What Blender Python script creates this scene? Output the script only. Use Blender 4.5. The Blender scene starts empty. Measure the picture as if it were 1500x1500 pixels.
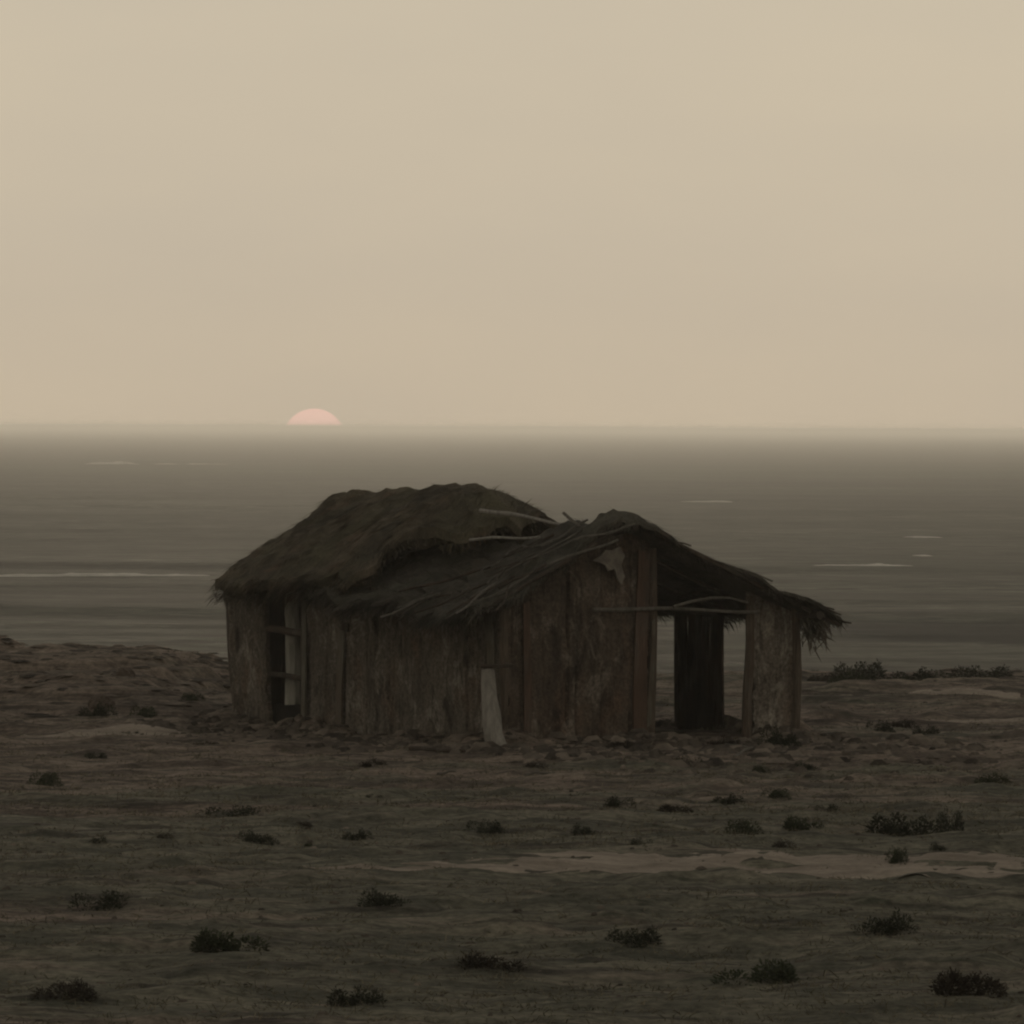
import bpy, math, random
import numpy as np
from mathutils import Vector, Matrix, Euler

random.seed(7)
rng = np.random.default_rng(7)
sc = bpy.context.scene
COL = sc.collection
R = math.radians

# ------------------------------------------------------------------ camera maths
ZC = 4.19
F = 750 / math.tan(R(4.4))
PITCH = math.atan(124.3 / F)
ROLL = R(.31)
cp, sp = math.cos(PITCH), math.sin(PITCH)
fwd = np.array([0, cp, -sp]); up0 = np.array([0, sp, cp]); r0 = np.array([1., 0, 0])
rt = math.cos(ROLL) * r0 + math.sin(ROLL) * up0
upv = -math.sin(ROLL) * r0 + math.cos(ROLL) * up0
CAM = np.array([0, 0, ZC])
SEA = -12.0
AZ = R(33)                     # turn of the hut
HUT = np.array([-0.117, 86.97, 0.0])


def ray(px, py):
    return fwd + rt * (px - 750) / F - upv * (py - 750) / F


def at_z(px, py, z):
    d = ray(px, py)
    return CAM + d * (z - ZC) / d[2]


def at_y(px, py, y):
    d = ray(px, py)
    return CAM + d * y / d[1]


# ------------------------------------------------------------------ noise
_T = rng.random((64, 64))


def vnoise(x, y):
    x = np.asarray(x, float); y = np.asarray(y, float)
    xi = np.floor(x).astype(int); yi = np.floor(y).astype(int)
    fx = x - xi; fy = y - yi
    fx = fx * fx * (3 - 2 * fx); fy = fy * fy * (3 - 2 * fy)
    a = _T[xi % 64, yi % 64]; b = _T[(xi + 1) % 64, yi % 64]
    c = _T[xi % 64, (yi + 1) % 64]; d = _T[(xi + 1) % 64, (yi + 1) % 64]
    return (a * (1 - fx) + b * fx) * (1 - fy) + (c * (1 - fx) + d * fx) * fy - .5


def fbm(x, y, o=4):
    s = 0; a = 1
    for k in range(o):
        s = s + a * vnoise(np.asarray(x) * 2 ** k + 17.3 * k, np.asarray(y) * 2 ** k + 9.1 * k); a *= .5
    return s


def sstep(a, b, x):
    t = np.clip((np.asarray(x, float) - a) / (b - a), 0, 1)
    return t * t * (3 - 2 * t)


# ------------------------------------------------------------------ materials
class NT:
    def __init__(self, name):
        self.m = bpy.data.materials.new(name); self.m.use_nodes = True
        self.t = self.m.node_tree; self.n = self.t.nodes
        self.b = self.n['Principled BSDF']

    def add(self, t, **kw):
        n = self.n.new(t)
        for k, v in kw.items():
            setattr(n, k, v)
        return n

    def link(self, a, b):
        self.t.links.new(a, b)

    def coord(self, kind='Object', scale=(1, 1, 1)):
        if kind == 'Position':
            g = self.add('ShaderNodeNewGeometry'); o = g.outputs['Position']
        else:
            g = self.add('ShaderNodeTexCoord'); o = g.outputs[kind]
        mp = self.add('ShaderNodeMapping'); mp.inputs['Scale'].default_value = scale
        self.link(o, mp.inputs['Vector'])
        return mp.outputs['Vector']

    def noise(self, vec, scale, detail=5, rough=.6, dist=0.):
        n = self.add('ShaderNodeTexNoise')
        n.inputs['Scale'].default_value = scale; n.inputs['Detail'].default_value = detail
        n.inputs['Roughness'].default_value = rough; n.inputs['Distortion'].default_value = dist
        self.link(vec, n.inputs['Vector'])
        return n.outputs['Fac']

    def ramp(self, fac, stops, interp='LINEAR'):
        r = self.add('ShaderNodeValToRGB'); cr = r.color_ramp; cr.interpolation = interp
        while len(cr.elements) < len(stops):
            cr.elements.new(.5)
        for e, (p, c) in zip(cr.elements, stops):
            e.position = p
            e.color = (c[0], c[1], c[2], 1) if hasattr(c, '__len__') else (c, c, c, 1)
        self.link(fac, r.inputs['Fac'])
        return r.outputs['Color']

    def mix(self, f, a, b, mode='MIX'):
        n = self.add('ShaderNodeMix', data_type='RGBA', blend_type=mode)
        for sock, val in ((n.inputs[0], f), (n.inputs[6], a), (n.inputs[7], b)):
            if hasattr(val, 'is_output'):
                self.link(val, sock)
            elif hasattr(val, '__len__'):
                sock.default_value = (*val[:3], 1)
            else:
                sock.default_value = val
        return n.outputs[2]

    def math(self, op, a, b=None, clamp=False):
        n = self.add('ShaderNodeMath', operation=op, use_clamp=clamp)
        for sock, val in zip(n.inputs, (a, b)):
            if val is None:
                continue
            if hasattr(val, 'is_output'):
                self.link(val, sock)
            else:
                sock.default_value = val
        return n.outputs[0]

    def bump(self, h, strength=.5, dist=.02):
        b = self.add('ShaderNodeBump'); b.inputs['Strength'].default_value = strength
        b.inputs['Distance'].default_value = dist
        self.link(h, b.inputs['Height']); self.link(b.outputs['Normal'], self.b.inputs['Normal'])

    def done(self, col, rough=.9, spec=.2):
        if hasattr(col, 'is_output'):
            self.link(col, self.b.inputs['Base Color'])
        else:
            self.b.inputs['Base Color'].default_value = (*col, 1)
        self.b.inputs['Roughness'].default_value = rough
        self.b.inputs['Specular IOR Level'].default_value = spec
        return self.m


def wood_mat(name, stops, contrast=.55):
    n = NT(name)
    g = n.add('ShaderNodeNewGeometry')
    base = n.ramp(g.outputs['Random Per Island'], stops, 'CONSTANT')
    v = n.coord('Object', (16, 16, 1.1))
    grain = n.noise(v, 3.0, 6, .65, .4)
    gr = n.ramp(grain, [(.3, 1 - contrast), (.7, 1 + contrast * .8)])
    c = n.mix(1.0, base, gr, 'MULTIPLY')
    st = n.noise(n.coord('Object', (1.1, 1.1, .6)), 1.4, 5, .65)
    c = n.mix(n.ramp(st, [(.46, 0.), (.66, .8)]), c, (.070, .044, .031))       # reddish mud stain
    st2 = n.noise(n.coord('Object', (2.6, 2.6, .7)), 1.2, 5, .7)
    c = n.mix(n.ramp(st2, [(.52, 0.), (.70, .6)]), c, (.105, .098, .084))
    st3 = n.noise(n.coord('Object', (1.7, 1.7, 1.0)), 1.1, 6, .7)
    c = n.mix(n.ramp(st3, [(.52, 0.), (.68, .7)]), c, (.034, .030, .026))        # damp black patches        # pale lime bloom
    n.bump(grain, .7, .012)
    return n.done(c, .92, .15)


PLANKS = [(0, (.078, .066, .054)), (.10, (.046, .036, .029)), (.20, (.098, .086, .070)), (.30, (.068, .050, .038)),
          (.40, (.040, .035, .030)), (.50, (.088, .070, .054)), (.60, (.060, .055, .043)), (.68, (.125, .112, .092)),
          (.74, (.056, .040, .031)), (.84, (.074, .068, .052)), (.92, (.036, .031, .026))]
M_PLANK = wood_mat('weathered_plank_wood', PLANKS)
M_RED = wood_mat('reddish_plank_wood', [(0, (.098, .062, .044)), (.5, (.085, .056, .042))], .55)
M_PLANK2 = wood_mat('pale_plank_wood', [(0, (.125, .115, .098)), (.5, (.10, .094, .075))], .5)
M_DARK = wood_mat('dark_wood', [(0, (.030, .026, .021)), (.3, (.040, .033, .026)), (.6, (.024, .020, .017))], .4)  # darkest wood tones, for rear walls, door frame and rafters


def thatch_mat(name, dark, mid, moss, red):
    n = NT(name)
    v = n.coord('Object', (1, 1, 1))
    a = n.noise(v, 1.6, 6, .65)
    fib = n.noise(n.coord('Object', (14, 34, 8)), 2.0, 5, .7)
    c = n.mix(n.ramp(a, [(.34, 0.), (.66, 1.)]), dark, mid)
    b = n.noise(v, .9, 4, .6, .3)
    c = n.mix(n.ramp(b, [(.46, 0.), (.66, .8)]), c, moss)
    r_ = n.noise(n.coord('Object', (1.3, .9, 1)), 1.3, 4, .6)
    c = n.mix(n.ramp(r_, [(.56, 0.), (.72, .6)]), c, red)
    g = n.add('ShaderNodeNewGeometry')
    isl = n.ramp(g.outputs['Random Per Island'], [(0, .5), (1, 1.5)])
    c = n.mix(1.0, c, isl, 'MULTIPLY')
    c = n.mix(1.0, c, n.ramp(fib, [(.3, .6), (.7, 1.35)]), 'MULTIPLY')
    n.bump(fib, .8, .03)
    return n.done(c, .95, .1)


M_THATCH = thatch_mat('old_mossy_thatch', (.034, .030, .023), (.115, .095, .068), (.088, .081, .052), (.125, .078, .052))
M_THATCH2 = thatch_mat('rotten_grey_thatch', (.036, .034, .029), (.105, .095, .079), (.076, .074, .055), (.100, .076, .058))


def simple_mat(name, a, b, scale, rough=.95, stretch=(1, 1, 1), bump=.4, spec=.15, isl=None):
    n = NT(name)
    f = n.noise(n.coord('Object', stretch), scale, 6, .65)
    c = n.mix(n.ramp(f, [(.35, 0.), (.65, 1.)]), a, b)
    if isl:
        g = n.add('ShaderNodeNewGeometry')
        c = n.mix(1.0, c, n.ramp(g.outputs['Random Per Island'], [(0, isl[0]), (1, isl[1])]), 'MULTIPLY')
    if bump:
        n.bump(f, bump, .02)
    return n.done(c, rough, spec)


M_POLE = simple_mat('grey_pole_wood', (.070, .064, .054), (.125, .115, .098), 5, stretch=(3, 3, 1))
M_PALE = simple_mat('bleached_wood', (.14, .131, .115), (.245, .230, .203), 6, stretch=(3, 3, .6))
M_DOOR_SHADE = simple_mat('doorway_shade_black', (.008, .007, .006), (.016, .014, .012), 5)  # near-black colour imitates the shade at the foot of the doorway
M_POST = simple_mat('pale_stripped_post', (.17, .165, .14), (.27, .26, .225), 6, stretch=(3, 3, .6))
M_PATCH = simple_mat('pale_patch', (.10, .09, .076), (.225, .203, .172), 6)
M_ROCK = simple_mat('brown_rock', (.050, .038, .029), (.105, .082, .064), 5)
M_SCRUB = [simple_mat('scrub_dark', (.018, .021, .014), (.034, .036, .023), 5, bump=0, isl=(.6, 1.4)),
           simple_mat('scrub_green', (.026, .033, .018), (.046, .052, .029), 5, bump=0, isl=(.6, 1.4)),
           simple_mat('scrub_brown', (.024, .020, .016), (.046, .038, .028), 5, bump=0, isl=(.6, 1.4))]
M_GRASS = simple_mat('dry_short_grass', (.075, .074, .050), (.150, .128, .092), 1.2, bump=0, isl=(.55, 1.5))
M_STONE = simple_mat('loose_stone', (.046, .038, .031), (.125, .104, .083), 2.0, isl=(.35, 1.7))
M_FOAM = simple_mat('sea_foam', (.30, .285, .25), (.56, .53, .47), 1.2, stretch=(.3, 1, 1), bump=0)


def ground_mat():
    n = NT('scrubland_soil')
    ps = n.coord('Position', (.28, 1, 1))
    big = n.noise(ps, .42, 6, .62, .3)
    mid = n.noise(n.coord('Position', (.45, 1, 1)), 1.5, 6, .68, .2)
    fine = n.noise(n.coord('Position', (1, 1, 1)), 9, 6, .7)
    soil = n.mix(n.ramp(mid, [(.42, 0.), (.58, 1.)]), (.075, .059, .047), (.175, .139, .110))
    g = n.add('ShaderNodeNewGeometry'); s = n.add('ShaderNodeSeparateXYZ'); n.link(g.outputs['Position'], s.inputs[0])
    near = n.add('ShaderNodeMapRange'); n.link(s.outputs['Y'], near.inputs['Value'])
    near.inputs['From Min'].default_value = 66; near.inputs['From Max'].default_value = 84
    near.inputs['To Min'].default_value = .17; near.inputs['To Max'].default_value = -.05
    rightw = n.add('ShaderNodeMapRange'); n.link(s.outputs['X'], rightw.inputs['Value'])
    rightw.inputs['From Min'].default_value = -5; rightw.inputs['From Max'].default_value = 2
    rightw.inputs['To Min'].default_value = -.05; rightw.inputs['To Max'].default_value = .05
    cov = n.math('ADD', n.math('ADD', big, near.outputs[0]), rightw.outputs[0])
    cover = n.mix(n.ramp(mid, [(.40, 0.), (.60, 1.)]), (.060, .060, .044), (.128, .120, .088))
    c = n.mix(n.ramp(cov, [(.50, 0.), (.62, .9)]), soil, cover)
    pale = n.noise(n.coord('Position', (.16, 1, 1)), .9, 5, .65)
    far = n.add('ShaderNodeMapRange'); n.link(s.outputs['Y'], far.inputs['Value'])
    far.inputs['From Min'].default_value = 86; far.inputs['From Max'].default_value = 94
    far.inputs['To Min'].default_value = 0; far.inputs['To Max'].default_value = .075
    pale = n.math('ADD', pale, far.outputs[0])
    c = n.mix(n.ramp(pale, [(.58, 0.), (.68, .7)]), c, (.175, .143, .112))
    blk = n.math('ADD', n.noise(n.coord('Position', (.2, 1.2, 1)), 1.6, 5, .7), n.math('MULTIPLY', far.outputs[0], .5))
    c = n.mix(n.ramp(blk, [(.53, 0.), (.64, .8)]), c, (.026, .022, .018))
    tuf = n.noise(n.coord('Position', (.5, 1.5, 1)), 2.6, 4, .7)
    c = n.mix(n.ramp(tuf, [(.58, 0.), (.66, .75)]), c, (.030, .033, .022))
    # bedded brown rock showing on the rise at the left
    strata = n.noise(n.coord('Position', (.22, .3, 9.0)), 1.2, 5, .7, .25)
    rk = n.mix(n.ramp(strata, [(.36, 0.), (.48, .5), (.62, 1.)]), (.034, .027, .021), (.215, .170, .134))
    mx_ = n.add('ShaderNodeMapRange'); n.link(s.outputs['X'], mx_.inputs['Value'])
    for k_, v_ in (('From Min', -3.4), ('From Max', -4.8)): mx_.inputs[k_].default_value = v_
    my_ = n.add('ShaderNodeMapRange'); n.link(s.outputs['Y'], my_.inputs['Value'])
    for k_, v_ in (('From Min', 91.5), ('From Max', 95.5)): my_.inputs[k_].default_value = v_
    rm = n.math('MULTIPLY', mx_.outputs[0], my_.outputs[0])
    c = n.mix(n.math('MULTIPLY', rm, n.ramp(big, [(.36, .85), (.62, .25)])), c, rk)
    c = n.mix(1.0, c, n.ramp(fine, [(.34, .55), (.66, 1.5)]), 'MULTIPLY')
    n.bump(fine, .6, .03)
    return n.done(c, .97, .1)


M_GROUND = ground_mat()


def track_mat():
    n = NT('pale_sand')
    f = n.noise(n.coord('Position', (.3, 1, 1)), 2.2, 6, .66)
    c = n.mix(n.ramp(f, [(.35, 0.), (.65, 1.)]), (.155, .128, .101), (.290, .245, .198))
    fine = n.noise(n.coord('Position', (1, 1, 1)), 12, 5, .7)
    c = n.mix(1.0, c, n.ramp(fine, [(.3, .8), (.7, 1.2)]), 'MULTIPLY')
    n.bump(fine, .5, .02)
    return n.done(c, .97, .1)


def sea_mat():
    n = NT('grey_green_sea_water')
    long_ = n.noise(n.coord('Position', (.03, .045, 1)), 1, 6, .65, .4)
    med = n.noise(n.coord('Position', (.13, .20, 1)), 1, 6, .68, .3)
    fine = n.noise(n.coord('Position', (.55, 1.0, 1)), 1, 5, .65)
    swell = n.noise(n.coord('Position', (.0075, .013, 1)), 1, 6, .7, .5)
    c = n.mix(n.ramp(med, [(.40, 0.), (.60, 1.)]), (.004, .005, .003), (.060, .064, .048))
    c = n.mix(1.0, c, n.ramp(swell, [(.38, .45), (.62, 1.6)]), 'MULTIPLY')
    c = n.mix(1.0, c, n.ramp(fine, [(.36, .5), (.64, 1.6)]), 'MULTIPLY')
    c = n.mix(n.ramp(long_, [(.44, 0.), (.60, .6)]), c, (.026, .034, .023))
    # darker, bluer patch of water with less specular, off the right-hand shore
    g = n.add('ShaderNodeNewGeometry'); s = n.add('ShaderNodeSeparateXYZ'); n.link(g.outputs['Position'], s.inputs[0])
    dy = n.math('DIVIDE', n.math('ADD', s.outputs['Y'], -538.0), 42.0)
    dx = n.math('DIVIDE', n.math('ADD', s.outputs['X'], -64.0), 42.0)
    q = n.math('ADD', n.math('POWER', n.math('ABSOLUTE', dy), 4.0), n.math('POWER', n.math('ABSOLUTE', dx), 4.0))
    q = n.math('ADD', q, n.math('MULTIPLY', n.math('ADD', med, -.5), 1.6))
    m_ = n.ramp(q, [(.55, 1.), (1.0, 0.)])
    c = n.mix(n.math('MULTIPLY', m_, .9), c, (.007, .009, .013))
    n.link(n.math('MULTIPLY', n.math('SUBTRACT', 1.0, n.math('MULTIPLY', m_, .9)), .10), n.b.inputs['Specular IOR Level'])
    h = n.math('ADD', n.math('MULTIPLY', med, 1.2), n.math('MULTIPLY', fine, .5))
    bp = n.add('ShaderNodeBump'); bp.inputs['Strength'].default_value = .35; bp.inputs['Distance'].default_value = .25
    n.link(h, bp.inputs['Height']); n.link(bp.outputs['Normal'], n.b.inputs['Normal'])
    n.link(c, n.b.inputs['Base Color'])
    n.b.inputs['Roughness'].default_value = .85
    n.b.inputs['IOR'].default_value = 1.33
    return n.m


# ------------------------------------------------------------------ object helpers
def tag(o, label=None, cat=None, group=None, kind=None):
    for k, v in (('label', label), ('category', cat), ('group', group), ('kind', kind)):
        if v:
            o[k] = v
    return o


def mesh_obj(name, verts, faces, mat, parent=None, smooth=False):
    me = bpy.data.meshes.new(name)
    me.from_pydata([tuple(map(float, p)) for p in verts], [], faces)
    me.update()
    if smooth:
        me.polygons.foreach_set('use_smooth', [True] * len(me.polygons))
    me.materials.append(mat)
    o = bpy.data.objects.new(name, me); COL.objects.link(o)
    if parent:
        o.parent = parent
    return o


def grid_obj(name, X, Y, Z, mat, smooth=True):
    ny, nx = X.shape
    co = np.stack([X, Y, Z], -1).reshape(-1, 3)
    i = np.arange(ny * nx).reshape(ny, nx)
    f = np.stack([i[:-1, :-1], i[:-1, 1:], i[1:, 1:], i[1:, :-1]], -1).reshape(-1, 4)
    me = bpy.data.meshes.new(name)
    me.vertices.add(len(co)); me.vertices.foreach_set('co', co.ravel())
    me.loops.add(f.size); me.loops.foreach_set('vertex_index', f.ravel().astype(np.int32))
    me.polygons.add(len(f)); me.polygons.foreach_set('loop_start', np.arange(0, f.size, 4, dtype=np.int32))
    me.polygons.foreach_set('loop_total', np.full(len(f), 4, np.int32))
    me.update(calc_edges=True); me.validate()
    if smooth:
        me.polygons.foreach_set('use_smooth', [True] * len(me.polygons))
    me.materials.append(mat)
    o = bpy.data.objects.new(name, me); COL.objects.link(o)
    return o


class MB:
    """collects boxes, poles and blades for ONE mesh"""
    def __init__(self):
        self.v = []; self.f = []

    def plank(self, a, b, wdir, tdir, w, t, w2=None, seg=4, bow=.015, chip=True):
        a = np.array(a, float); b = np.array(b, float); wdir = np.array(wdir, float); tdir = np.array(tdir, float)
        w2 = w if w2 is None else w2
        base = len(self.v)
        ph = random.uniform(0, 6)
        for k in range(seg + 1):
            s = k / seg
            c = a + (b - a) * s + tdir * bow * math.sin(ph + 3 * s) + wdir * bow * .6 * math.sin(ph * 2 + 4 * s)
            ww = (w + (w2 - w) * s) * .5 * random.uniform(.92, 1.06)
            tilt = [0, 0]
            if chip and k in (0, seg):
                tilt = [random.uniform(-.035, .035), random.uniform(-.035, .035)]
            ax = (b - a) / np.linalg.norm(b - a)
            for (sx, sy) in ((-1, -1), (1, -1), (1, 1), (-1, 1)):
                self.v.append(c + wdir * ww * sx + tdir * t * .5 * sy + ax * (tilt[0] if sx < 0 else tilt[1]))
        for k in range(seg):
            o = base + 4 * k
            for j in range(4):
                self.f.append((o + j, o + (j + 1) % 4, o + 4 + (j + 1) % 4, o + 4 + j))
        self.f.append((base + 3, base + 2, base + 1, base))
        o = base + 4 * seg
        self.f.append((o, o + 1, o + 2, o + 3))

    def pole(self, pts, r0_, r1_, n=7, wob=.1):
        pts = [np.array(p, float) for p in pts]
        base = len(self.v); m = len(pts)
        for k, p in enumerate(pts):
            d = pts[min(k + 1, m - 1)] - pts[max(k - 1, 0)]; d /= np.linalg.norm(d)
            ref = np.array([0, 0, 1.]) if abs(d[2]) < .8 else np.array([1., 0, 0])
            e1 = np.cross(d, ref); e1 /= np.linalg.norm(e1); e2 = np.cross(d, e1)
            r_ = r0_ + (r1_ - r0_) * k / (m - 1)
            for j in range(n):
                th = 2 * math.pi * j / n; rr = r_ * random.uniform(1 - wob, 1 + wob)
                self.v.append(p + e1 * rr * math.cos(th) + e2 * rr * math.sin(th))
        for k in range(m - 1):
            for j in range(n):
                a = base + k * n + j; b = base + k * n + (j + 1) % n
                self.f.append((a, b, b + n, a + n))
        self.f.append(tuple(base + j for j in range(n))[::-1])
        self.f.append(tuple(base + (m - 1) * n + j for j in range(n)))

    def blade(self, p, d, side, w, l, droop=0.):
        p = np.array(p, float); d = np.array(d, float); side = np.array(side, float)
        b = len(self.v)
        q = p + d * l * .55; e = p + d * l + np.array([0, 0, -droop * l])
        self.v += [p - side * w, p + side * w, q - side * w * .8, q + side * w * .8, e]
        self.f += [(b, b + 1, b + 3, b + 2), (b + 2, b + 3, b + 4)]

    def build(self, name, mat, parent=None, smooth=False):
        return mesh_obj(name, self.v, self.f, mat, parent, smooth)


def crooked(a, b, n=6, amp=.03):
    a = np.array(a, float); b = np.array(b, float)
    p1, p2 = random.uniform(0, 6), random.uniform(0, 6)
    out = []
    for k in range(n + 1):
        s = k / n
        e = math.sin(math.pi * s) * .6 + .4
        out.append(a + (b - a) * s + e * amp * np.array([math.sin(p1 + 5 * s), math.cos(p2 + 4 * s), math.sin(p2 + 6 * s)]))
    return out


# ------------------------------------------------------------------ ground
def edge_y(x):
    return 111.5 + 3.0 * fbm(x * .09 + 4, x * 0 + .3, 3) - 3.5 * sstep(-3, -9, x)


def ground_h(x, y, fine=True):
    x = np.asarray(x, float); y = np.asarray(y, float)
    h = .16 * fbm(x * .10, y * .12, 3)
    hut = sstep(9.0, 5.5, np.hypot((x - .5), (y - 90.5)))
    h = h * (1 - hut)
    # rocky rise on the left behind the hut
    m = sstep(-3.0, -5.4, x + .5 * fbm(x * .3, y * .3, 2)) * sstep(92.6, 100.5, y + 2.0 * fbm(x * .35 + 9, y * .25, 3)) * sstep(112, 105, y)
    prof = .40 + .17 * sstep(-4.2, -6.0, x) - .10 * sstep(-7, -11, x)
    rise = m * (prof + .30 * fbm(x * .45 + 3, y * .8, 4))
    step = .17
    lev = rise / step
    terr = (np.floor(lev) + sstep(.25, .75, lev - np.floor(lev))) * step
    h = h + rise * .2 + terr * .8
    # low bank with a pale lip at the left edge
    h = h + .10 * sstep(-3.6, -5.2, x) * sstep(89.9, 90.7, y + .8 * fbm(x * .5, x * 0 + 2, 2)) * sstep(94, 91.5, y)
    # shallow ruts and ledges behind on the right
    h = h + .05 * sstep(3.2, 4.6, x) * sstep(92, 96, y) * np.sin(y * 2.1 + 2.5 * fbm(x * .25, y * .2, 2))
    if fine:
        h = h + .11 * fbm(x * .55 + 5, y * .75, 3) + .045 * fbm(x * 2.1, y * 2.6, 3)
        h = h + .14 * np.maximum(fbm(x * 1.3 + 31, y * 1.7 + 3, 4) - .10, 0)
    # earth and rotted mud banked up against the walls
    lx = (x - HUT[0]) * math.cos(AZ) + (y - HUT[1]) * math.sin(AZ); ly = -(x - HUT[0]) * math.sin(AZ) + (y - HUT[1]) * math.cos(AZ)
    ox = np.maximum(np.maximum(-lx, lx - 4.75), 0); oy = np.maximum(np.maximum(-ly, ly - 6.9), 0)
    door = 1 - sstep(.5, .3, abs(ly - 5.45)) * sstep(.6, .2, abs(lx)) - sstep(.9, .6, abs(lx - 3.2)) * sstep(.6, .2, abs(ly))
    h = h + .30 * np.exp(-(np.hypot(ox, oy) / .55) ** 2) * np.clip(.42 + 1.1 * fbm(x * 1.1 + 6, y * 1.1, 4), 0, 1) * np.clip(door, 0, 1) * ((ox + oy) > 0)
    ey = edge_y(x)
    h = h - 14.2 * sstep(0, 24, y - ey) + .08 * sstep(-3, -.5, y - ey) * sstep(1.5, 0, y - ey)
    return h


def spaced(segs):
    out = []
    for a, b, s in segs:
        out.append(np.arange(a, b, s))
    out.append(np.array([segs[-1][1]]))
    return np.concatenate(out)


gx = spaced([(-420, -60, 20), (-60, -20, 2), (-20, -10, .4), (-10, 10, .085), (10, 20, .4), (20, 60, 2), (60, 420, 20)])
gy = spaced([(-320, 20, 20), (20, 42, 1), (42, 78, .13), (78, 114, .11), (114, 150, 1.2)])
X, Y = np.meshgrid(gx, gy)
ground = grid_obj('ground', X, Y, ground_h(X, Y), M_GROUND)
tag(ground, kind='structure')


def gz(x, y):
    return float(ground_h(np.array([x]), np.array([y]))[0])


def on_ground(px, py):
    z = 0.
    for _ in range(12):
        p = at_z(px, py, z); z = .5 * z + .5 * gz(p[0], p[1])
    p = at_z(px, py, z)
    return p[0], p[1], gz(p[0], p[1])


# pale sandy track crossing in front
tx = np.arange(-2.2, 13, .08)
tv = np.linspace(0, 1, 26)
TX, TV = np.meshgrid(tx, tv)
near_y = 61.6 + .55 * fbm(TX * .35, TX * 0 + 7, 4) - .02 * TX
far_y = 64.9 + .10 * TX - .012 * TX ** 2 + .9 * fbm(TX * .8 + 8, TX * 0 + 3, 5)
far_y = near_y + (far_y - near_y) * sstep(-2.2, 1.0, TX)
TY = near_y + (far_y - near_y) * TV
edge = np.minimum(TV, 1 - TV)
TZ = ground_h(TX, TY) + .012 - .06 * sstep(.22, 0, edge + .40 * fbm(TX * 1.3, TY * 2.2, 4)) - .05 * sstep(.62, .9, .5 + fbm(TX * .8 + 2, TY * 1.7, 3))
M_SAND = track_mat()
track = grid_obj('dirt_track', TX, TY, TZ, M_SAND)
tag(track, kind='structure')


def sand_strip(px0, px1, py, half, seed):
    a = on_ground(px0, py); b = on_ground(px1, py)
    x_ = np.arange(a[0], b[0], .07); t_ = np.linspace(-1, 1, 22)
    XX, TT = np.meshgrid(x_, t_)
    YY = np.interp(XX, [a[0], b[0]], [a[1], b[1]]) + TT * half * (1 + .5 * fbm(XX * .6 + seed, TT * 0 + seed, 3)) + .5 * fbm(XX * .35 + seed * 3, TT * 0, 3)
    en = sstep(0, .9, np.minimum(XX - a[0], b[0] - XX))
    ZZ = ground_h(XX, YY) + .012 - .07 * sstep(.45, 0, (1 - abs(TT)) * en + .40 * fbm(XX * 1.1 + seed, YY * 2.0, 3) - .04)
    return tag(grid_obj('sand_strip', XX, YY, ZZ, M_SAND), kind='structure')


sand_strip(-20, 330, 1074, .75, 1)
sand_strip(1176, 1540, 1021, .55, 2)
sand_strip(1172, 1330, 1041, .45, 3)
sand_strip(1230, 1540, 1052, .35, 4)
sand_strip(240, 345, 977, .5, 5)

# ------------------------------------------------------------------ sea
yy = [112.0]
while yy[-1] < 30000:
    yy.append(yy[-1] * 1.0055 if yy[-1] < 3000 else yy[-1] * 1.02)
yy = np.array(yy)
kk = np.concatenate([np.linspace(-1, -.15, 14)[:-1], np.linspace(-.15, .15, 190), np.linspace(.15, 1, 14)[1:]])
K, SY = np.meshgrid(kk, yy)
SX = K * SY
dst = SY
W = .22 * fbm(SX * .035, SY * .13, 2) * sstep(900, 350, dst) + .45 * fbm(SX * .010 + 3, SY * .035, 2) * sstep(2600, 900, dst) \
    + .10 * fbm(SX * .12, SY * .36 + 5, 2) * sstep(420, 180, dst)
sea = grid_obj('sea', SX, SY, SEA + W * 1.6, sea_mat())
tag(sea, kind='structure')


def breaker(px0, px1, py, label, thick=.8, hgt=.32, seed=0, broken=.35):
    a = at_z(px0, py, SEA); b = at_z(px1, py, SEA)
    thick *= 1.7; hgt *= 2.0
    L = b[0] - a[0]; n = max(24, int(L / .18))
    vs = []; fs = []; m = 6
    for k in range(n + 1):
        s = k / n
        x = L * (s - .5)
        end = math.sin(math.pi * min(max(s, .001), .999)) ** .4
        amp = (.55 + fbm(np.array([x * (.35 if thick < 3 else .16) + seed]), np.array([seed * 1.7]), 4)[0] * (.3 + broken) - broken * .45) * end
        amp = max(amp, -.4)
        yo = .9 * fbm(np.array([x * .12 + seed * 3]), np.array([.5]), 2)[0]
        for j in range(m + 1):
            t = j / m
            yv = (t - .5) * thick * 2 * (1 + .4 * fbm(np.array([x * .8]), np.array([t * 2 + seed]), 2)[0])
            zv = hgt * amp * math.sin(math.pi * t) ** .7 - .06 + .05 * fbm(np.array([x * 1.]), np.array([t * 5.]), 2)[0]
            vs.append((x, yo + yv, zv))
    for k in range(n):
        for j in range(m):
            q = k * (m + 1) + j
            fs.append((q, q + m + 1, q + m + 2, q + 1))
    vs = [(x, y, z) for (x, y, z) in vs]
    o = mesh_obj('breaking_wave', vs, fs, M_FOAM, smooth=True)
    o.location = ((a[0] + b[0]) / 2, (a[1] + b[1]) / 2, SEA + .05)
    o.rotation_euler = (0, 0, math.atan2(b[1] - a[1], b[0] - a[0]))
    return tag(o, label, 'wave', 'foam lines of breaking waves on the sea')


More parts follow.
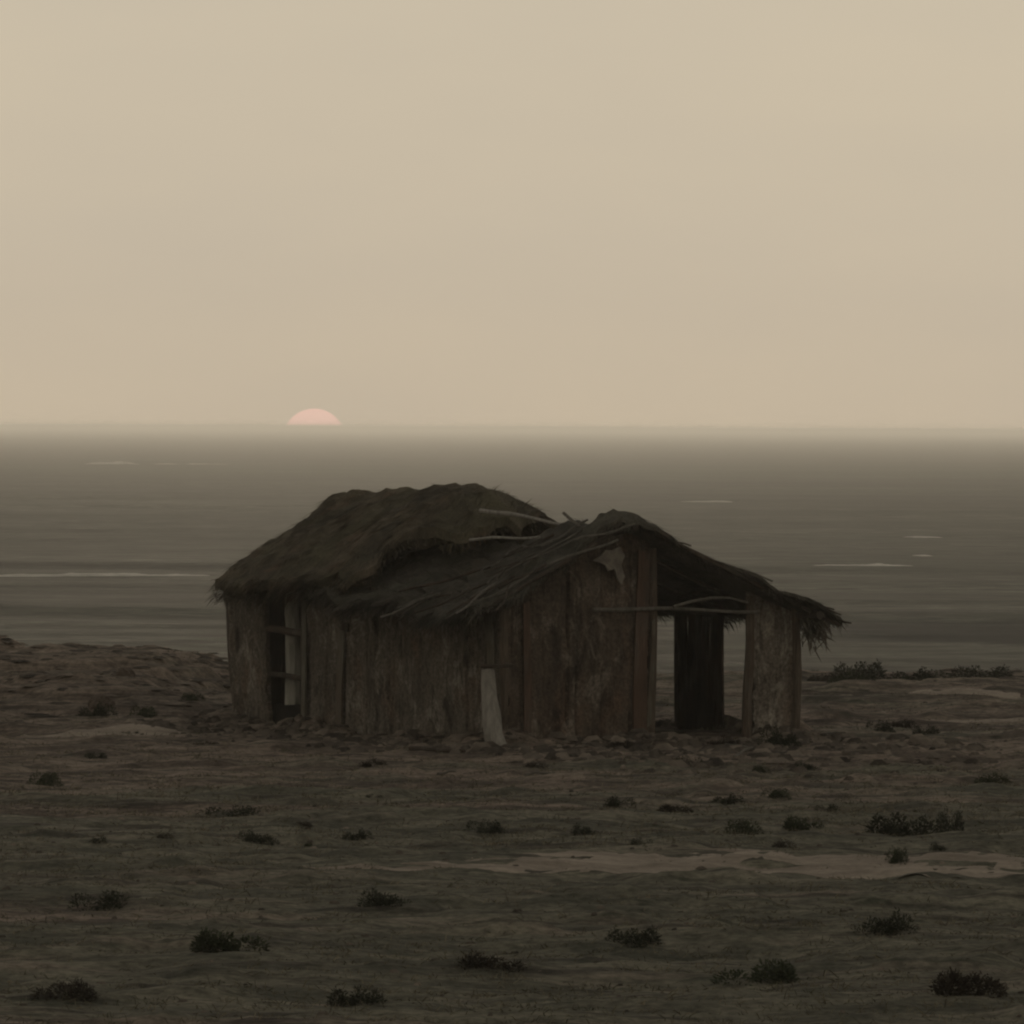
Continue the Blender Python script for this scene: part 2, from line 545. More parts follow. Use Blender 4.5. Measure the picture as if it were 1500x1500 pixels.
breaker(-30, 322, 845, 'long white foam line on the sea reaching the left eave of the hut', 1.2, .34, 1, .0)
breaker(60, 300, 825, 'faint broken foam streak just above the long white line left of the hut', 1.8, .10, 2, .8)
breaker(1165, 1352, 831, 'long white foam line on the sea right of the hut roof', 1.2, .36, 3, .0)
breaker(120, 205, 680, 'thin bright foam line far out at left below the setting sun', 3.0, .95, 4, .0)
breaker(210, 345, 680, 'dim broken foam line far out, second from the left edge', 2.6, .40, 5, .6)
breaker(1330, 1356, 764, 'small white foam fleck far out at right, uppermost of three', 1.6, .20, 6, .3)
breaker(1328, 1374, 787, 'short foam streak far out at right, middle of three', 1.4, .18, 7, .3)
breaker(1340, 1360, 814, 'tiny foam fleck just above the long white line at right', 1.2, .16, 8, .3)
breaker(1000, 1072, 735, 'faint foam streak far out above the right end of the hut roof', 2.0, .22, 9, .5)
breaker(150, 205, 777, 'short pale foam streak halfway out on the left-hand water', 1.5, .26, 10, .5)

# ------------------------------------------------------------------ hut
hut = bpy.data.objects.new('ruined_hut', None); COL.objects.link(hut)
hut.location = HUT; hut.rotation_euler = (0, 0, AZ)
tag(hut, 'ruined wooden hut with sagging dark thatched roof and open gable end', 'hut')
# local axes: x runs along the gable end to the right, y along the long wall to the left, z up
EX, EY, EZ = np.array([1., 0, 0]), np.array([0, 1., 0]), np.array([0, 0, 1.])
LEN, WID = 6.85, 4.72


def interp(x, pts):
    xs, ys = zip(*pts)
    return np.interp(x, xs, ys)


RV = 1.75


def z_lower(u, v):
    zr = interp(u, [(-.6, 3.00), (-.4, 3.06), (0, 3.08), (.6, 2.99), (1.4, 2.78), (1.9, 2.55), (2.6, 2.62), (4, 2.72), (7.3, 2.7)])
    ze = interp(u, [(-.6, 1.90), (0, 1.86), (.7, 1.80), (1.6, 1.86), (2.6, 1.92), (3.6, 1.88), (7.3, 1.8)])
    l = np.clip((RV - v) / (RV + .55), 0, 1.15)
    r_ = np.clip((v - RV) / (5.15 - RV), 0, 1.1)
    left = zr + (ze - zr) * l - .07 * np.sin(np.pi * np.clip(l, 0, 1))
    right = zr + (1.66 - zr) * r_ - .03 * np.sin(np.pi * np.clip(r_, 0, 1))
    return np.where(v < RV, left, right)


def z_upper(u, v):
    zr = interp(u, [(2.1, 2.55), (2.3, 2.78), (2.5, 2.98), (2.75, 3.18), (3.0, 3.32), (3.3, 3.42), (3.6, 3.46), (4.1, 3.40), (4.7, 3.30), (5.2, 3.27), (5.8, 3.32), (6.4, 3.34), (6.9, 3.33), (7.1, 3.28), (7.3, 3.1)])
    ze = interp(u, [(2, 2.16), (3.3, 2.12), (5, 2.06), (6.8, 1.98), (7.3, 1.93)])
    l = np.clip((RV - v) / (RV + .42), 0, 1.15)
    r_ = np.clip((v - RV) / (5.15 - RV), 0, 1.1)
    left = zr + (ze - zr) * (.9 * l + .1 * l * l) + (.05 - .15 * sstep(5.2, 7.0, u)) * np.sin(np.pi * np.clip(l, 0, 1)) - .03 * np.exp(-(l / .06) ** 2)
    right = zr + (1.70 - zr) * r_ + .10 * np.sin(np.pi * np.clip(r_, 0, 1)) - .03 * np.exp(-(r_ / .06) ** 2)
    return np.where(v < RV, left, right) + .03


def thatch(name, zf, vmin, vmax, u0f, u1f, thick, mat, nblade, amp, eave_n, blen=(.18, .42), clump=0):
    nu, nv = 90, 84
    s = np.linspace(0, 1, nu); vv = np.linspace(vmin, vmax, nv)
    S, V = np.meshgrid(s, vv)
    U = u0f(V) + (u1f(V) - u0f(V)) * S
    edge = np.minimum(S, 1 - S)
    Vj = V + np.where(V < 0, -1, 1) * sstep(.16, 0, np.minimum((V - vmin), (vmax - V)) / (vmax - vmin)) * .14 * fbm(U * 2.2, V * 0 + 4, 4)
    Uj = U + np.where(S < .5, -1, 1) * sstep(.10, 0, edge) * .16 * fbm(V * 2.6, U * 0 + 1.5, 4)
    am = amp * (1 - .55 * sstep(RV, RV + .6, Vj))
    Z = zf(Uj, Vj) + am * fbm(Uj * 1.7 + 3, Vj * 1.7, 4) + am * .5 * fbm(Uj * 6, Vj * 6, 2)
    taper = .45 + .55 * sstep(0, .07, edge) * sstep(0, .06, np.minimum((V - vmin), (vmax - V)) / (vmax - vmin))
    Zb = Z - thick * taper * (1 + .5 * fbm(Uj * 3, Vj * 3 + 7, 3))
    top = np.stack([Vj, Uj, Z], -1).reshape(-1, 3); bot = np.stack([Vj, Uj, Zb], -1).reshape(-1, 3)
    i = np.arange(nu * nv).reshape(nv, nu); N = nu * nv
    mb = MB()
    mb.v = list(top) + list(bot)
    a, b, c, d = i[:-1, :-1].ravel(), i[:-1, 1:].ravel(), i[1:, 1:].ravel(), i[1:, :-1].ravel()
    mb.f = list(zip(a.tolist(), d.tolist(), c.tolist(), b.tolist())) + list(zip((a + N).tolist(), (b + N).tolist(), (c + N).tolist(), (d + N).tolist()))
    loop = list(i[0, :]) + list(i[1:, -1]) + list(i[-1, :-1][::-1]) + list(i[1:-1, 0][::-1])
    for k in range(len(loop)):
        p, q = int(loop[k]), int(loop[(k + 1) % len(loop)])
        mb.f.append((p, q, q + N, p + N))
    topg = top.reshape(nv, nu, 3)
    # straw lying down the slope
    for k in range(nblade):
        iv = random.randrange(1, nv - 2); iu = random.randrange(nu - 1)
        p = topg[iv, iu] * random.random() ; p = topg[iv, iu] + (topg[iv, iu + 1] - topg[iv, iu]) * random.random()
        down = topg[iv - 1, iu] - topg[iv, iu] if vv[iv] < RV else topg[iv + 1, iu] - topg[iv, iu]
        down = down / np.linalg.norm(down)
        d = down + EY * random.gauss(0, .22) + EZ * random.uniform(-.02, .10)
        d /= np.linalg.norm(d)
        side = np.cross(d, EZ); side /= np.linalg.norm(side)
        mb.blade(p - EZ * .012, d, side, random.uniform(.004, .010), random.uniform(*blen), .05)
    # hanging fringe on all four edges
    for k in range(eave_n):
        e = random.choices((0, 1, 2, 3), (3, 2, 3, 1.5))[0]
        if e == 0: p = topg[0, random.randrange(nu)]; out = -EX
        elif e == 1: p = topg[-1, random.randrange(nu)]; out = EX
        elif e == 2: p = topg[random.randrange(nv), 0]; out = -EY
        else: p = topg[random.randrange(nv), -1]; out = EY
        fl = {0: 1., 1: .8, 2: .5, 3: .3}[e]
        p = p - EZ * random.uniform(0, thick * .8) - out * random.uniform(.0, .12)
        slope = -EX if p[0] < RV else EX
        d = out * random.uniform(.3, 1) + slope * random.uniform(.1, .7) - EZ * random.uniform(.25, 1.0) + np.array([random.gauss(0, .25), random.gauss(0, .25), 0])
        d /= np.linalg.norm(d)
        side = np.cross(d, np.array([.3, .3, .9])); side /= np.linalg.norm(side)
        mb.blade(p, d, side, random.uniform(.005, .013), fl * random.uniform(.08, .30), .15)
    for k in range(clump):      # straw hanging from the right eave
        p = np.array([4.80 + random.gauss(0, .07), -.28 + random.gauss(0, .08), 1.66 - abs(random.gauss(0, .13))])
        d = np.array([random.gauss(.3, .4), random.gauss(0, .4), -random.uniform(.4, 1)]); d /= np.linalg.norm(d)
        side = np.cross(d, np.array([.3, .8, .2])); side /= np.linalg.norm(side)
        mb.blade(p, d, side, random.uniform(.006, .014), random.uniform(.12, .3))
    return mb.build(name, mat, hut)


th1 = thatch('thatch_roof', z_upper, -.42, 5.15,
             lambda V: np.where(V < RV, 2.32 + 1.05 * np.clip((RV - V) / 2.2, 0, 1.1) + .22 * np.sin(V * 4.5), 2.32 + .9 * (V - RV)),
             lambda V: 6.88 + 0 * V + .08 * np.sin(V * 2.2), .30, M_THATCH, 15000, .13, 3600)
th1['label'] = 'thick mossy mound of thatch over the left part'
th2 = thatch('thatch_roof', z_lower, -.62, 5.13, lambda V: -.40 + .10 * np.sin(V * 2.3 + .6), lambda V: 3.9 + 2.9 * sstep(RV, RV + .5, V), .12, M_THATCH2, 11000, .20, 4200, (.2, .6), 170)
th2['label'] = 'thin sagging ragged thatch over the open gable'


def boards(along, depth_dir, origin, spans, top_f, thick=.03, wr=(.11, .20), gap=.012, bottom=-.12, lean=None):
    """a run of upright boards in one mesh; spans = [(s0, s1, z0 or None, z1 or None), ...]"""
    mb = MB()
    for (s0, s1, zb, zt) in spans:
        s = s0
        while s < s1 - .03:
            w = min(random.uniform(*wr), s1 - s)
            c = s + w / 2
            b0 = bottom if zb is None else zb + random.uniform(-.04, .04)
            t1 = (top_f(c) if zt is None else zt) + random.uniform(-.05, .03)
            le = lean(c) if lean else 0.
            a = origin + along * (c + random.gauss(0, .008)) + EZ * b0 + depth_dir * random.gauss(0, .010)
            b = origin + along * (c + le + random.gauss(0, .014)) + EZ * t1 + depth_dir * random.gauss(0, .014)
            mb.plank(a, b, along, depth_dir, w - random.uniform(.0, gap), thick * random.uniform(.8, 1.2), seg=5, bow=.010)
            s += w
    return mb


def daub_mat(name, a, b, pale, dark, red, pale_at=.54):
    n = NT(name)
    v = n.coord('Object', (1, 1, 1))
    streak = n.noise(n.coord('Object', (4.5, 4.5, .55)), 1.5, 6, .65, .3)
    c = n.mix(n.ramp(streak, [(.34, 0.), (.64, 1.)]), a, b)
    r_ = n.noise(n.coord('Object', (1.5, 1.5, .8)), 1.2, 5, .65, .4)
    c = n.mix(n.ramp(r_, [(.52, 0.), (.68, .6)]), c, red)
    p = n.noise(n.coord('Object', (2.8, 2.8, 1.6)), 1.1, 8, .76, .7)
    c = n.mix(n.ramp(p, [(pale_at, 0.), (pale_at + .12, .85)]), c, pale)
    d = n.noise(n.coord('Object', (3.0, 3.0, 1.0)), 1.3, 6, .7, .6)
    c = n.mix(n.ramp(d, [(.54, 0.), (.66, .85)]), c, dark)
    f = n.noise(v, 22, 6, .7)
    c = n.mix(1.0, c, n.ramp(f, [(.32, .5), (.68, 1.55)]), 'MULTIPLY')
    n.bump(f, .7, .02)
    return n.done(c, .95, .1)


M_DAUB = daub_mat('mud_daubed_boards', (.052, .044, .036), (.100, .087, .071), (.185, .168, .141), (.020, .017, .014), (.088, .060, .043), .51)
M_DAUB3 = daub_mat('dark_red_brown_daub', (.040, .032, .026), (.080, .062, .048), (.150, .128, .104), (.018, .015, .012), (.098, .062, .043), .52)
M_DAUB2 = daub_mat('flaking_pale_daub', (.080, .069, .057), (.135, .116, .095), (.225, .203, .170), (.030, .025, .021), (.110, .076, .055), .49)


def daub(along, depth, origin, s0, s1, top_f, seed, thick=.07, lean=None, bottom=-.15, jag=.05):
    """a stretch of wall: uneven upright boards half hidden under crumbling mud; depth points outward"""
    r_ = random.Random(seed)
    ns = max(8, int((s1 - s0) / .028)); nz = 60
    sv = np.linspace(s0, s1, ns); off = np.zeros(ns); hgt = np.zeros(ns)
    e = s0
    while e < s1:
        w = r_.uniform(.10, .28); m = (sv >= e) & (sv < e + w)
        off[m] = r_.uniform(-.022, .022); hgt[m] = r_.choice((0, 0, r_.uniform(-.10, .05)))
        g_ = np.argmin(abs(sv - e)); off[g_] -= r_.uniform(.0, .035); e += w
    t = np.linspace(0, 1, nz)
    S, T = np.meshgrid(sv, t)
    top = np.array([top_f(x) for x in sv]) + hgt * .6 + .03 * fbm(sv * 5 + seed, sv * 0 + 1, 3)
    Z = bottom + (top - bottom)[None, :] * T
    mud = sstep(-.12, .16, fbm(S * 1.6 + seed, Z * 1.3 + seed * 2, 4))
    D = off[None, :] * (1 - .75 * mud) + .022 * mud + .030 * fbm(S * 3.5 + seed * 3, Z * 2.4, 4) + .05 * sstep(.35, -.1, Z) * (.4 + fbm(S * 4, Z * 4 + seed, 3))
    endw = sstep(.12, 0, np.minimum(S - s0, s1 - S)) * np.where(S - s0 < s1 - S, 1, -1)
    SJ = S + endw * jag * (.25 + fbm(Z * 4 + seed * 7, S * 0 + np.where(S < (s0 + s1) / 2, 0, 9), 4))
    if lean:
        SJ = SJ + np.array([lean(x) for x in sv])[None, :] * (Z / 2.0)
    P = lambda dd: (origin[None, None, :] + along[None, None, :] * SJ[..., None] + depth[None, None, :] * dd[..., None] + EZ[None, None, :] * Z[..., None]).reshape(-1, 3)
    mb = MB(); N = ns * nz
    mb.v = list(P(D)) + list(P(D * .2 - thick))
    i = np.arange(N).reshape(nz, ns)
    a, b, c, d = i[:-1, :-1].ravel(), i[:-1, 1:].ravel(), i[1:, 1:].ravel(), i[1:, :-1].ravel()
    mb.f = list(zip(a.tolist(), b.tolist(), c.tolist(), d.tolist())) + list(zip((a + N).tolist(), (d + N).tolist(), (c + N).tolist(), (b + N).tolist()))
    loop = list(i[0, :]) + list(i[1:, -1]) + list(i[-1, :-1][::-1]) + list(i[1:-1, 0][::-1])
    for k in range(len(loop)):
        p, q = int(loop[k]), int(loop[(k + 1) % len(loop)])
        mb.f.append((q, p, p + N, q + N))
    return mb


O = np.array([0., 0, 0])
under_left = lambda y: 2.02 if y > 3.2 else float(z_lower(np.array(y), np.array(.05))) - .12
lean_far = lambda y: .30 * max(0, (y - 4.9) / 1.9)
# long wall facing left-front, doorway between y 4.98 and 5.80
long_wall = daub(EY, -EX, O, .0, 4.98, under_left, 3, lean=lean_far).build('wall', M_DAUB, hut)
daub(EY, -EX, O, 5.92, LEN, under_left, 5, lean=lean_far).build('wall', M_DAUB, hut)
# gable end
gtop = lambda x: float(z_lower(np.array(-.05), np.array(x))) - .13
gable = daub(EX, -EY, np.array([0, -.0, 0]), .0, 2.38, gtop, 8, jag=.14).build('gable_wall', M_DAUB3, hut)
pier = daub(EX, -EY, np.array([0, -.0, 0]), 3.95, WID, gtop, 11, jag=.10).build('gable_wall', M_DAUB2, hut)
for (x, w, z0, z1, m_, lab) in ((2.16, .22, -.1, 2.55, 'R', 'reddish board beside the open doorway'), (2.31, .07, .25, 1.62, 'P', 'pale broken board at the edge of the opening'),
                                (.34, .12, -.1, 1.9, 'R', 'reddish board near the front corner')):
    mb = MB(); mb.plank((x, -.045, z0), (x + .02, -.04, z1), EX, -EY, w, .03, w * .8, seg=11, bow=.022)
    o = mb.build('board', M_RED if m_ == 'R' else M_PLANK2, gable); o['label'] = lab
pier['label'] = 'paler flaking right end of the gable wall'
# rear wall with two gaps, and far gable with one
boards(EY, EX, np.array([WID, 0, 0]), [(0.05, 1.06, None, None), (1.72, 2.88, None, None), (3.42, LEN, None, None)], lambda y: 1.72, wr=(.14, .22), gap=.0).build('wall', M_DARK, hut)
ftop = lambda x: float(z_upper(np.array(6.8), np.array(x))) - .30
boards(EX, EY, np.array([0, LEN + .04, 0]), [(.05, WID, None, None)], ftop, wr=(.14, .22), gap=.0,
       lean=None).build('gable_wall', M_DARK, hut)

# pale boards nailed on the long wall
for (y, w, z0, z1, lab) in ((3.93, .15, .12, 1.40, 'paler grey board on the long wall'), (4.90, .10, .1, 1.9, 'pale board beside the doorway'), (.20, .16, .95, 1.78, 'paler board near the corner')):
    mb = MB(); mb.plank((-.06, y, z0), (-.05, y + .03, z1), EY, EX, w, .03, seg=7, bow=.02)
    o = mb.build('board', M_PLANK2, long_wall); o['label'] = lab
# small holes in the long wall: dark plugs whose colour imitates their inner shade
for (y, z, r_) in ((3.85, 1.47, .085), (2.58, 1.60, .075)):
    mb = MB()
    ring = [np.array([-.050, y + r_ * math.cos(t) * random.uniform(.7, 1.15), z + r_ * .9 * math.sin(t) * random.uniform(.7, 1.15)]) for t in np.linspace(0, 2 * math.pi, 11)[:-1]]
    b = len(mb.v)
    mb.v += ring + [p * np.array([0, 1, 1]) * 1 + np.array([-.024, 0, 0]) for p in ring]
    mb.f += [tuple(range(10))[::-1], tuple(range(10, 20))] + [(k, (k + 1) % 10, 10 + (k + 1) % 10, 10 + k) for k in range(10)]
    mb.build('hole_shade_plug', M_DARK, long_wall)

# doorway: jambs, lintel and two cross bars
for y, r_ in ((6.02, .06), (4.97, .065)):
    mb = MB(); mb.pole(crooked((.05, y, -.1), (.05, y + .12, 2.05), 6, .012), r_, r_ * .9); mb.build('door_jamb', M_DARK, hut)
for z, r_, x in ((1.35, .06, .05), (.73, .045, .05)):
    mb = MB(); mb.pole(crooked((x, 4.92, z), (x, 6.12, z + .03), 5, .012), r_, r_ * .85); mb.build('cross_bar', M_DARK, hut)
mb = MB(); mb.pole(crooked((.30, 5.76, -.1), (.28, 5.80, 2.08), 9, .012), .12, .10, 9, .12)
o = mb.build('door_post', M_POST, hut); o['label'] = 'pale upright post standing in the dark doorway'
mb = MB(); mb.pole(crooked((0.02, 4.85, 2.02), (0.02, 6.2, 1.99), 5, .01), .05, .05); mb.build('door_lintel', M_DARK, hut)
mb = MB(); mb.plank((.10, 4.95, .13), (.10, 6.0, .10), EZ, EX, .50, .03, seg=7); mb.build('doorway_shade_board', M_DOOR_SHADE, hut)  # added board, painted as the dark of the lower doorway

# corner posts, wall plates, ridge pole
for x, y, h_, m in ((.03, .03, 1.92, M_PLANK), (WID - .02, .0, 1.78, M_PLANK), (.05, LEN - .02, 1.95, M_DARK), (WID, LEN, 1.72, M_DARK), (3.93, .0, 1.95, M_PLANK), (2.38, .03, 2.6, M_PLANK)):
    mb = MB(); mb.pole(crooked((x, y, -.15), (x, y + (.25 if y > 5 and x < 1 else 0), h_), 7, .02), .075, .06); mb.build('post', m, hut)
mb = MB(); mb.pole(crooked((RV, -.5, 2.9), (RV, 2.4, 2.48), 6, .02), .06, .05); mb.build('ridge_pole', M_DARK, hut)
mb = MB(); mb.pole(crooked((WID, -.55, 1.70), (WID, LEN + .2, 1.66), 8, .02), .06, .05); mb.build('wall_plate', M_DARK, hut)
# rafters showing at the gable rake
for y, dz in ((-.36, -.10), (.55, -.17), (1.3, -.17)):
    for side in (0, 1):
        x1 = -.55 if side == 0 else 5.15
        pa = np.array([RV, y, float(z_lower(np.array(y), np.array(RV))) + dz]); pb = np.array([x1, y, float(z_lower(np.array(y), np.array(x1))) + dz])
        mb = MB(); mb.pole(crooked(pa, pb, 6, .02), .035, .028); mb.build('rafter', M_DARK, hut)
# crossing poles over the opening
mb = MB(); mb.pole(crooked((1.35, -.10, 1.80), (4.02, -.10, 1.74), 8, .025), .030, .022); mb.build('lintel_pole', M_POLE, hut)
mb = MB(); mb.pole([(2.6, -.16, 1.82), (2.9, -.16, 1.89), (3.2, -.16, 1.93), (3.5, -.16, 1.93), (3.8, -.16, 1.86)], .022, .015); mb.build('lintel_pole', M_POLE, hut)
# small pale ragged patch in the gable
mb = MB()
tri = [(1.36, 2.44), (1.47, 2.50), (1.55, 2.58), (1.66, 2.57), (1.78, 2.62), (1.86, 2.50), (1.80, 2.38), (1.86, 2.22), (1.80, 2.12), (1.74, 2.20), (1.70, 2.33), (1.60, 2.30), (1.55, 2.38)]
mb.v = [np.array([x, -.10, z]) for x, z in tri] + [np.array([x, -.075, z]) for x, z in tri]
n = len(tri)
mb.f = [tuple(range(n))[::-1], tuple(range(n, 2 * n))] + [(k, (k + 1) % n, n + (k + 1) % n, n + k) for k in range(n)]
o = mb.build('gable_patch', M_PATCH, gable); o['label'] = 'small pale torn patch high in the gable'


def hut_local(px, py, x=None, y=None):
    """where a sight line meets the hut plane x = const or y = const"""
    ex = np.array([math.cos(AZ), math.sin(AZ), 0]); ey = np.array([-math.sin(AZ), math.cos(AZ), 0])
    nrm, off = (ex, x) if x is not None else (ey, y)
    d = ray(px, py); t = ((HUT + nrm * off - CAM) @ nrm) / (d @ nrm)
    p = CAM + d * t - HUT
    return np.array([p @ ex, p @ ey, p[2]])


# loose roof poles bridging the collapsed part
def roof_pole(a, b, r_, lift, mat, name='roof_pole'):
    a = np.array(a, float); b = np.array(b, float)
    mb = MB(); mb.pole(crooked(a, b, 6, .02), r_, r_ * .7); return mb.build(name, mat, hut)


pa = hut_local(704, 747, x=1.25); pb = hut_local(832, 769, x=1.75)
roof_pole(pa, pb, .030, 0, M_PALE)
pa = hut_local(688, 791, x=.85); pb = hut_local(790, 786, x=1.25)
roof_pole(pa, pb, .022, 0, M_PALE)
for (x0, y0, x1, y1, d0, d1, r_) in ((826, 752, 850, 772, 1.2, 1.2, .022), (792, 800, 862, 762, .9, 1.5, .022), (730, 862, 800, 826, -.15, .5, .026), (770, 842, 905, 790, .3, 1.2, .022),
                                     (640, 893, 742, 868, -.45, -.1, .024), (840, 792, 930, 768, .9, 1.5, .02), (560, 884, 660, 872, -.40, -.30, .018)):
    pa = hut_local(x0, y0, x=d0); pb = hut_local(x1, y1, x=d1)
    roof_pole(pa, pb, r_, 0, random.choice((M_POLE, M_DARK)))
rs = random.Random(41)
for k in range(34):
    u_ = rs.uniform(-.45, 1.7); left = rs.random() < .72
    v0 = rs.uniform(-.3, 1.5) if left else rs.uniform(1.8, 4.4)
    du, dv_ = rs.gauss(0, .35), (-1 if left else 1) * rs.uniform(.35, 1.1)
    if rs.random() < .3: du, dv_ = rs.uniform(.5, 1.1), rs.gauss(0, .25)
    if u_ + du > 2.0: du = -abs(du)
    za = float(z_lower(np.array(u_), np.array(v0))) + (rs.uniform(.03, .12) if left else rs.uniform(-.02, .03))
    zb_ = float(z_lower(np.array(u_ + du), np.array(v0 + dv_))) + (rs.uniform(.0, .14) if left else rs.uniform(-.03, .03))
    roof_pole((v0, u_, za), (v0 + dv_, u_ + du, zb_), rs.uniform(.009, .022), 0, M_POLE if rs.random() < .6 else M_DARK, 'loose_stick')
# twigs sticking out of the right-hand rake
for (x0, y0, x1, y1) in ((1185, 898, 1246, 912), (1150, 868, 1222, 893), (960, 785, 1012, 800)):
    roof_pole(hut_local(x0, y0, y=-.38), hut_local(x1, y1, y=-.36), .016, 0, M_DARK)

# bleached crooked post leaning at the corner
base = np.array(on_ground(727, 1094))
pts = []
for px, py, dY in ((729, 1097, -.42), (722, 1075, -.40), (720, 1050, -.36), (716, 1020, -.30), (715, 1000, -.24), (714, 982, -.20)):
    q = at_y(px, py, 86.97 + dY); pts.append(q - np.array([base[0], 86.6, 0]))
mb = MB()
rads = (.105, .10, .09, .095, .10, .085)
mb.pole(pts, .135, .085, 9, .16)
o = mb.build('leaning_post', M_PALE); o.location = (base[0], 86.6, 0)
tag(o, 'pale bleached crooked post leaning against the front corner of the hut', 'post')
mb = MB(); mb.pole(crooked((-.20, -.06, 1.075), (.22, -.10, 1.09), 4, .01), .03, .025)
c_ = mb.build('cap_stick', M_DARK, o)

# ------------------------------------------------------------------ shrubs
def shrub_mesh(kind, seed):
    random.seed(100 + seed)
    mb = MB()
    lobes = [(random.uniform(-.65, .65), random.uniform(-.5, .5), random.uniform(.22, .52), random.uniform(.3, 1.0)) for _ in range(7)]
    for k in range(1700):
        lx, ly, lr, lh = random.choice(lobes)
        th = random.uniform(0, 2 * math.pi); ph = math.acos(random.uniform(0, 1)); rr = random.uniform(.35, 1.) ** .5
        d = np.array([math.sin(ph) * math.cos(th), math.sin(ph) * math.sin(th), math.cos(ph)])
        p = np.array([lx, ly, 0]) + d * np.array([lr, lr, lh * .95]) * rr
        e = d + np.array([random.gauss(0, .5), random.gauss(0, .5), random.gauss(.25, .4)]); e /= np.linalg.norm(e)
        side = np.cross(e, np.array([random.random(), random.random(), .3])); side /= np.linalg.norm(side)
        mb.blade(p, e, side, random.uniform(.010, .026), random.uniform(.05, .16), .1)
    for k in range(46):      # stray stems
        lx, ly, lr, lh = random.choice(lobes)
        d = np.array([random.gauss(0, .5), random.gauss(0, .5), 1.]); d /= np.linalg.norm(d)
        side = np.cross(d, EX); side /= np.linalg.norm(side)
        mb.blade((lx, ly, 0), d, side, .010, lh * random.uniform(.9, 1.12), .05)
    me = bpy.data.meshes.new('shrub')
    me.from_pydata([tuple(map(float, p)) for p in mb.v], [], mb.f); me.materials.append(M_SCRUB[kind])
    return me


SH = [shrub_mesh(k % 3, k) for k in range(9)]
GRP = 'low shrubs scattered over the scrubland'


def shrub(px, py, wpx, hpx, kind, label, group=GRP):
    x, y, z = on_ground(px, py)
    sc_ = y / F
    me = SH[random.choice([kind, kind + 3, kind + 6])]
    o = bpy.data.objects.new('shrub', me); COL.objects.link(o)
    w = wpx * sc_ / 1.8; h_ = hpx * sc_ / .9
    o.location = (x, y + w * .5, z - .02); o.scale = (w, w * random.uniform(.8, 1.2), h_)
    o.rotation_euler = (0, 0, random.choice((0, math.pi)) + random.uniform(-.35, .35))
    tag(o, label, 'shrub', group)
    return o


